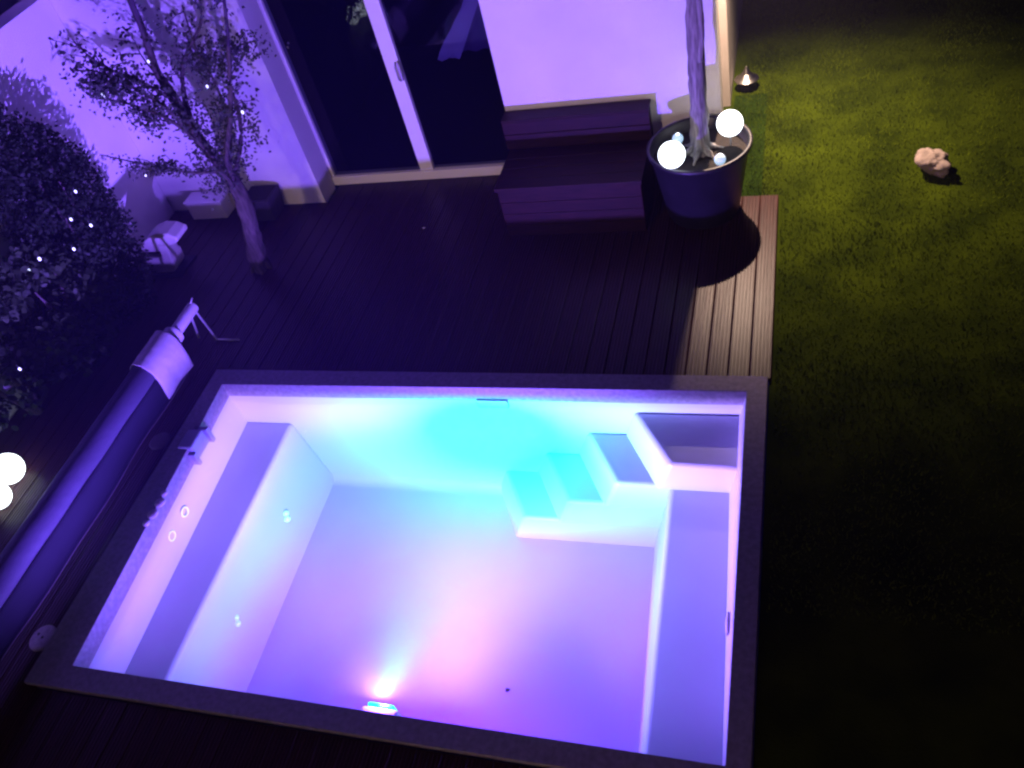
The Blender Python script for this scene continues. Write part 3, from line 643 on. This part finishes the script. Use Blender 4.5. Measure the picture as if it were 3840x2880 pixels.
for c, n, sp in (((-5.12, 5.45, 2.02), 330, (.13, .09, .07)), ((-5.28, 5.44, 2.08), 160, (.10, .07, .05)), ((-4.97, 5.42, 1.78), 230, (.12, .08, .08)), ((-4.15, 5.75, 2.06), 150, (.16, .08, .05)), ((-4.55, 5.85, 1.92), 150, (.12, .1, .08)), ((-4.70, 5.7, 1.22), 240, (.15, .1, .14)), ((-4.62, 5.7, 1.5), 170, (.14, .1, .12)), ((-4.33, 5.75, 1.42), 60, (.03, .05, .13)), ((-5.1, 5.35, 1.33), 110, (.17, .05, .03)), ((-4.80, 5.6, .98), 90, (.09, .08, .05)), ((-4.85, 5.75, 2.3), 60, (.14, .1, .15))):
    for _ in range(n):
        leaf(lv, lf_, Vector((rt.gauss(c[0], sp[0]), rt.gauss(c[1], sp[1]), rt.gauss(c[2], sp[2]))), .034, .62, rt); leaf(lv, lf_, Vector((rt.gauss(c[0], sp[0]*.8), rt.gauss(c[1], sp[1]*.8), rt.gauss(c[2], sp[2]*.8))), .032, .62, rt)
for p, q in twigs:
    for _ in range(9): leaf(lv, lf_, p.lerp(q, rt.uniform(.3, 1.05)) + Vector((rt.gauss(0, .015), rt.gauss(0, .015), rt.gauss(0, .015))), .042, .6, rt)
leafobj('crown', lv, lf_, M_leaf, ot)

def shrub(name, label, cat, center, dims, n, size, asp, m, seed, func, stem=True, group=None):
    e = empty(name, (center[0], center[1], 0), label, cat, group); rs = random.Random(seed); lv, lf_ = [], []
    cnt = 0
    while cnt < n:
        u, v, w = rs.uniform(-1, 1), rs.uniform(-1, 1), rs.uniform(0, 1)
        rr = func(w)
        if rr <= 0 or u*u + v*v > rr*rr: continue
        p = Vector((center[0] + u*dims[0], center[1] + v*dims[1], w*dims[2]))
        if noise.noise(p*3.3 + Vector((seed, 0, 0))) < (-0.28 if stem else -0.08): 
            continue
        leaf(lv, lf_, p + Vector((rs.gauss(0, .02), rs.gauss(0, .02), rs.gauss(0, .02))), size, asp, rs); cnt += 1
    leafobj('foliage', lv, lf_, m, e)
    bm = bmesh.new()
    for k in range(5):
        a = rs.uniform(0, 6.28); tube(bm, smooth_path([(center[0], center[1], -0.03), (center[0] + .1*math.cos(a), center[1] + .1*math.sin(a), dims[2]*.35), (center[0] + dims[0]*.45*math.cos(a), center[1] + dims[1]*.45*math.sin(a), dims[2]*.75)], 4), [.028]*3 + [.018]*4 + [.008]*8, 7)
    obj('stem', bm, M_bark2, e, smooth=True); return e
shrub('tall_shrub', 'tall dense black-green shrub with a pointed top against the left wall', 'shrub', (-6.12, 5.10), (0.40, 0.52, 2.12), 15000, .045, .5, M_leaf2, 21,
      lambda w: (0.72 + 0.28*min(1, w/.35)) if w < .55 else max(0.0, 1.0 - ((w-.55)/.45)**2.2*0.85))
shrub('leafy_shrub', 'loose shrub with larger leaves and pale wall gaps, lower left of the tall shrub', 'shrub', (-6.12, 4.45), (0.40, 0.60, 1.20), 3000, .075, .6, M_leaf3, 9,
      lambda w: max(0.0, 1.0 - ((w-.45)/.6)**2), stem=False)
shrub('low_shrub', 'low broad-leaved shrub nearest the white globe lights at the left edge', 'shrub', (-6.22, 3.75), (0.28, 0.42, 0.80), 900, .075, .6, M_leaf3, 14,
      lambda w: max(0.0, 1.0 - ((w-.5)/.6)**2), stem=False)

# fairy lights
def fairy(p, r, label, group):
    e = empty('fairy_light', p, label, 'fairy light', group)
    bm = bmesh.new(); bmesh.ops.create_icosphere(bm, subdivisions=1, radius=r)
    for v in bm.verts: v.co = Vector((v.co.x*.8, v.co.y*.8, v.co.z*1.3)) + Vector(p)
    obj('bulb', bm, M_bulb, e)
    bm = bmesh.new(); tube(bm, [Vector(p) + Vector((0, 0, r*1.1)), Vector(p) + Vector((0, 0, r*1.1 + .03))], .004, 6); obj('socket', bm, M_dark, e)
GT = 'fairy lights in the slender tree'
for p, r, lab in (((-4.73, 5.45, 2.19), .012, 'fairy light high on the main stem of the slender tree'), ((-5.24, 5.38, 2.0), .018, 'brightest fairy light under the leftmost leafy branch of the tree'),
               ((-4.37, 5.5, 1.92), .012, 'fairy light in the upper right of the slender tree'), ((-4.17, 5.5, 1.68), .014, 'fairy light on the right side of the tree nearest the glass door'),
               ((-5.22, 5.3, 1.30), .009, 'faint fairy light on the lowest left branch of the tree'), ((-5.70, 5.0, 1.38), .013, 'fairy light where the lowest branch meets the tall shrub')):
    fairy(p, r, lab, GT)
GS = 'fairy lights in the dark shrubs'
for p, r, lab in (((-5.54, 4.66, 1.34), .013, 'fairy light on the shrub, left one of the upper pair'), ((-5.34, 4.62, 1.30), .013, 'fairy light on the shrub, right one of the upper pair'),
               ((-5.55, 4.52, 1.15), .013, 'fairy light on the shrub just below the upper pair'), ((-5.84, 4.42, 1.14), .015, 'fairy light on the shrub, upper of the two nearest the left edge'),
               ((-5.98, 4.38, 1.06), .012, 'fairy light on the shrub, lower of the two nearest the left edge'), ((-5.80, 3.62, 0.68), .013, 'cyan tinted fairy light low over the leafy shrub')):
    fairy(p, r, lab, GS)

# thin volume added to imitate lens bloom and veil around the pool
def haze(density):
    bm = bmesh.new(); box(bm, -30, 30, -30, 40, -3, 9)
    o = bpy.data.objects.new('haze', bpy.data.meshes.new('haze')); bm.to_mesh(o.data); bm.free(); COL.objects.link(o)  # added volume imitating lens bloom and veil, not real haze
    m = bpy.data.materials.new('veil_volume'); m.use_nodes = True; t = m.node_tree; t.nodes.clear()
    oo = t.nodes.new('ShaderNodeOutputMaterial'); pv = t.nodes.new('ShaderNodeVolumePrincipled')
    pv.inputs['Color'].default_value = (0.62, 0.58, 1.0, 1); pv.inputs['Density'].default_value = density; pv.inputs['Anisotropy'].default_value = 0.0
    t.links.new(pv.outputs[0], oo.inputs['Volume']); o.data.materials.append(m); o['kind'] = 'stuff'
haze(0.0028)
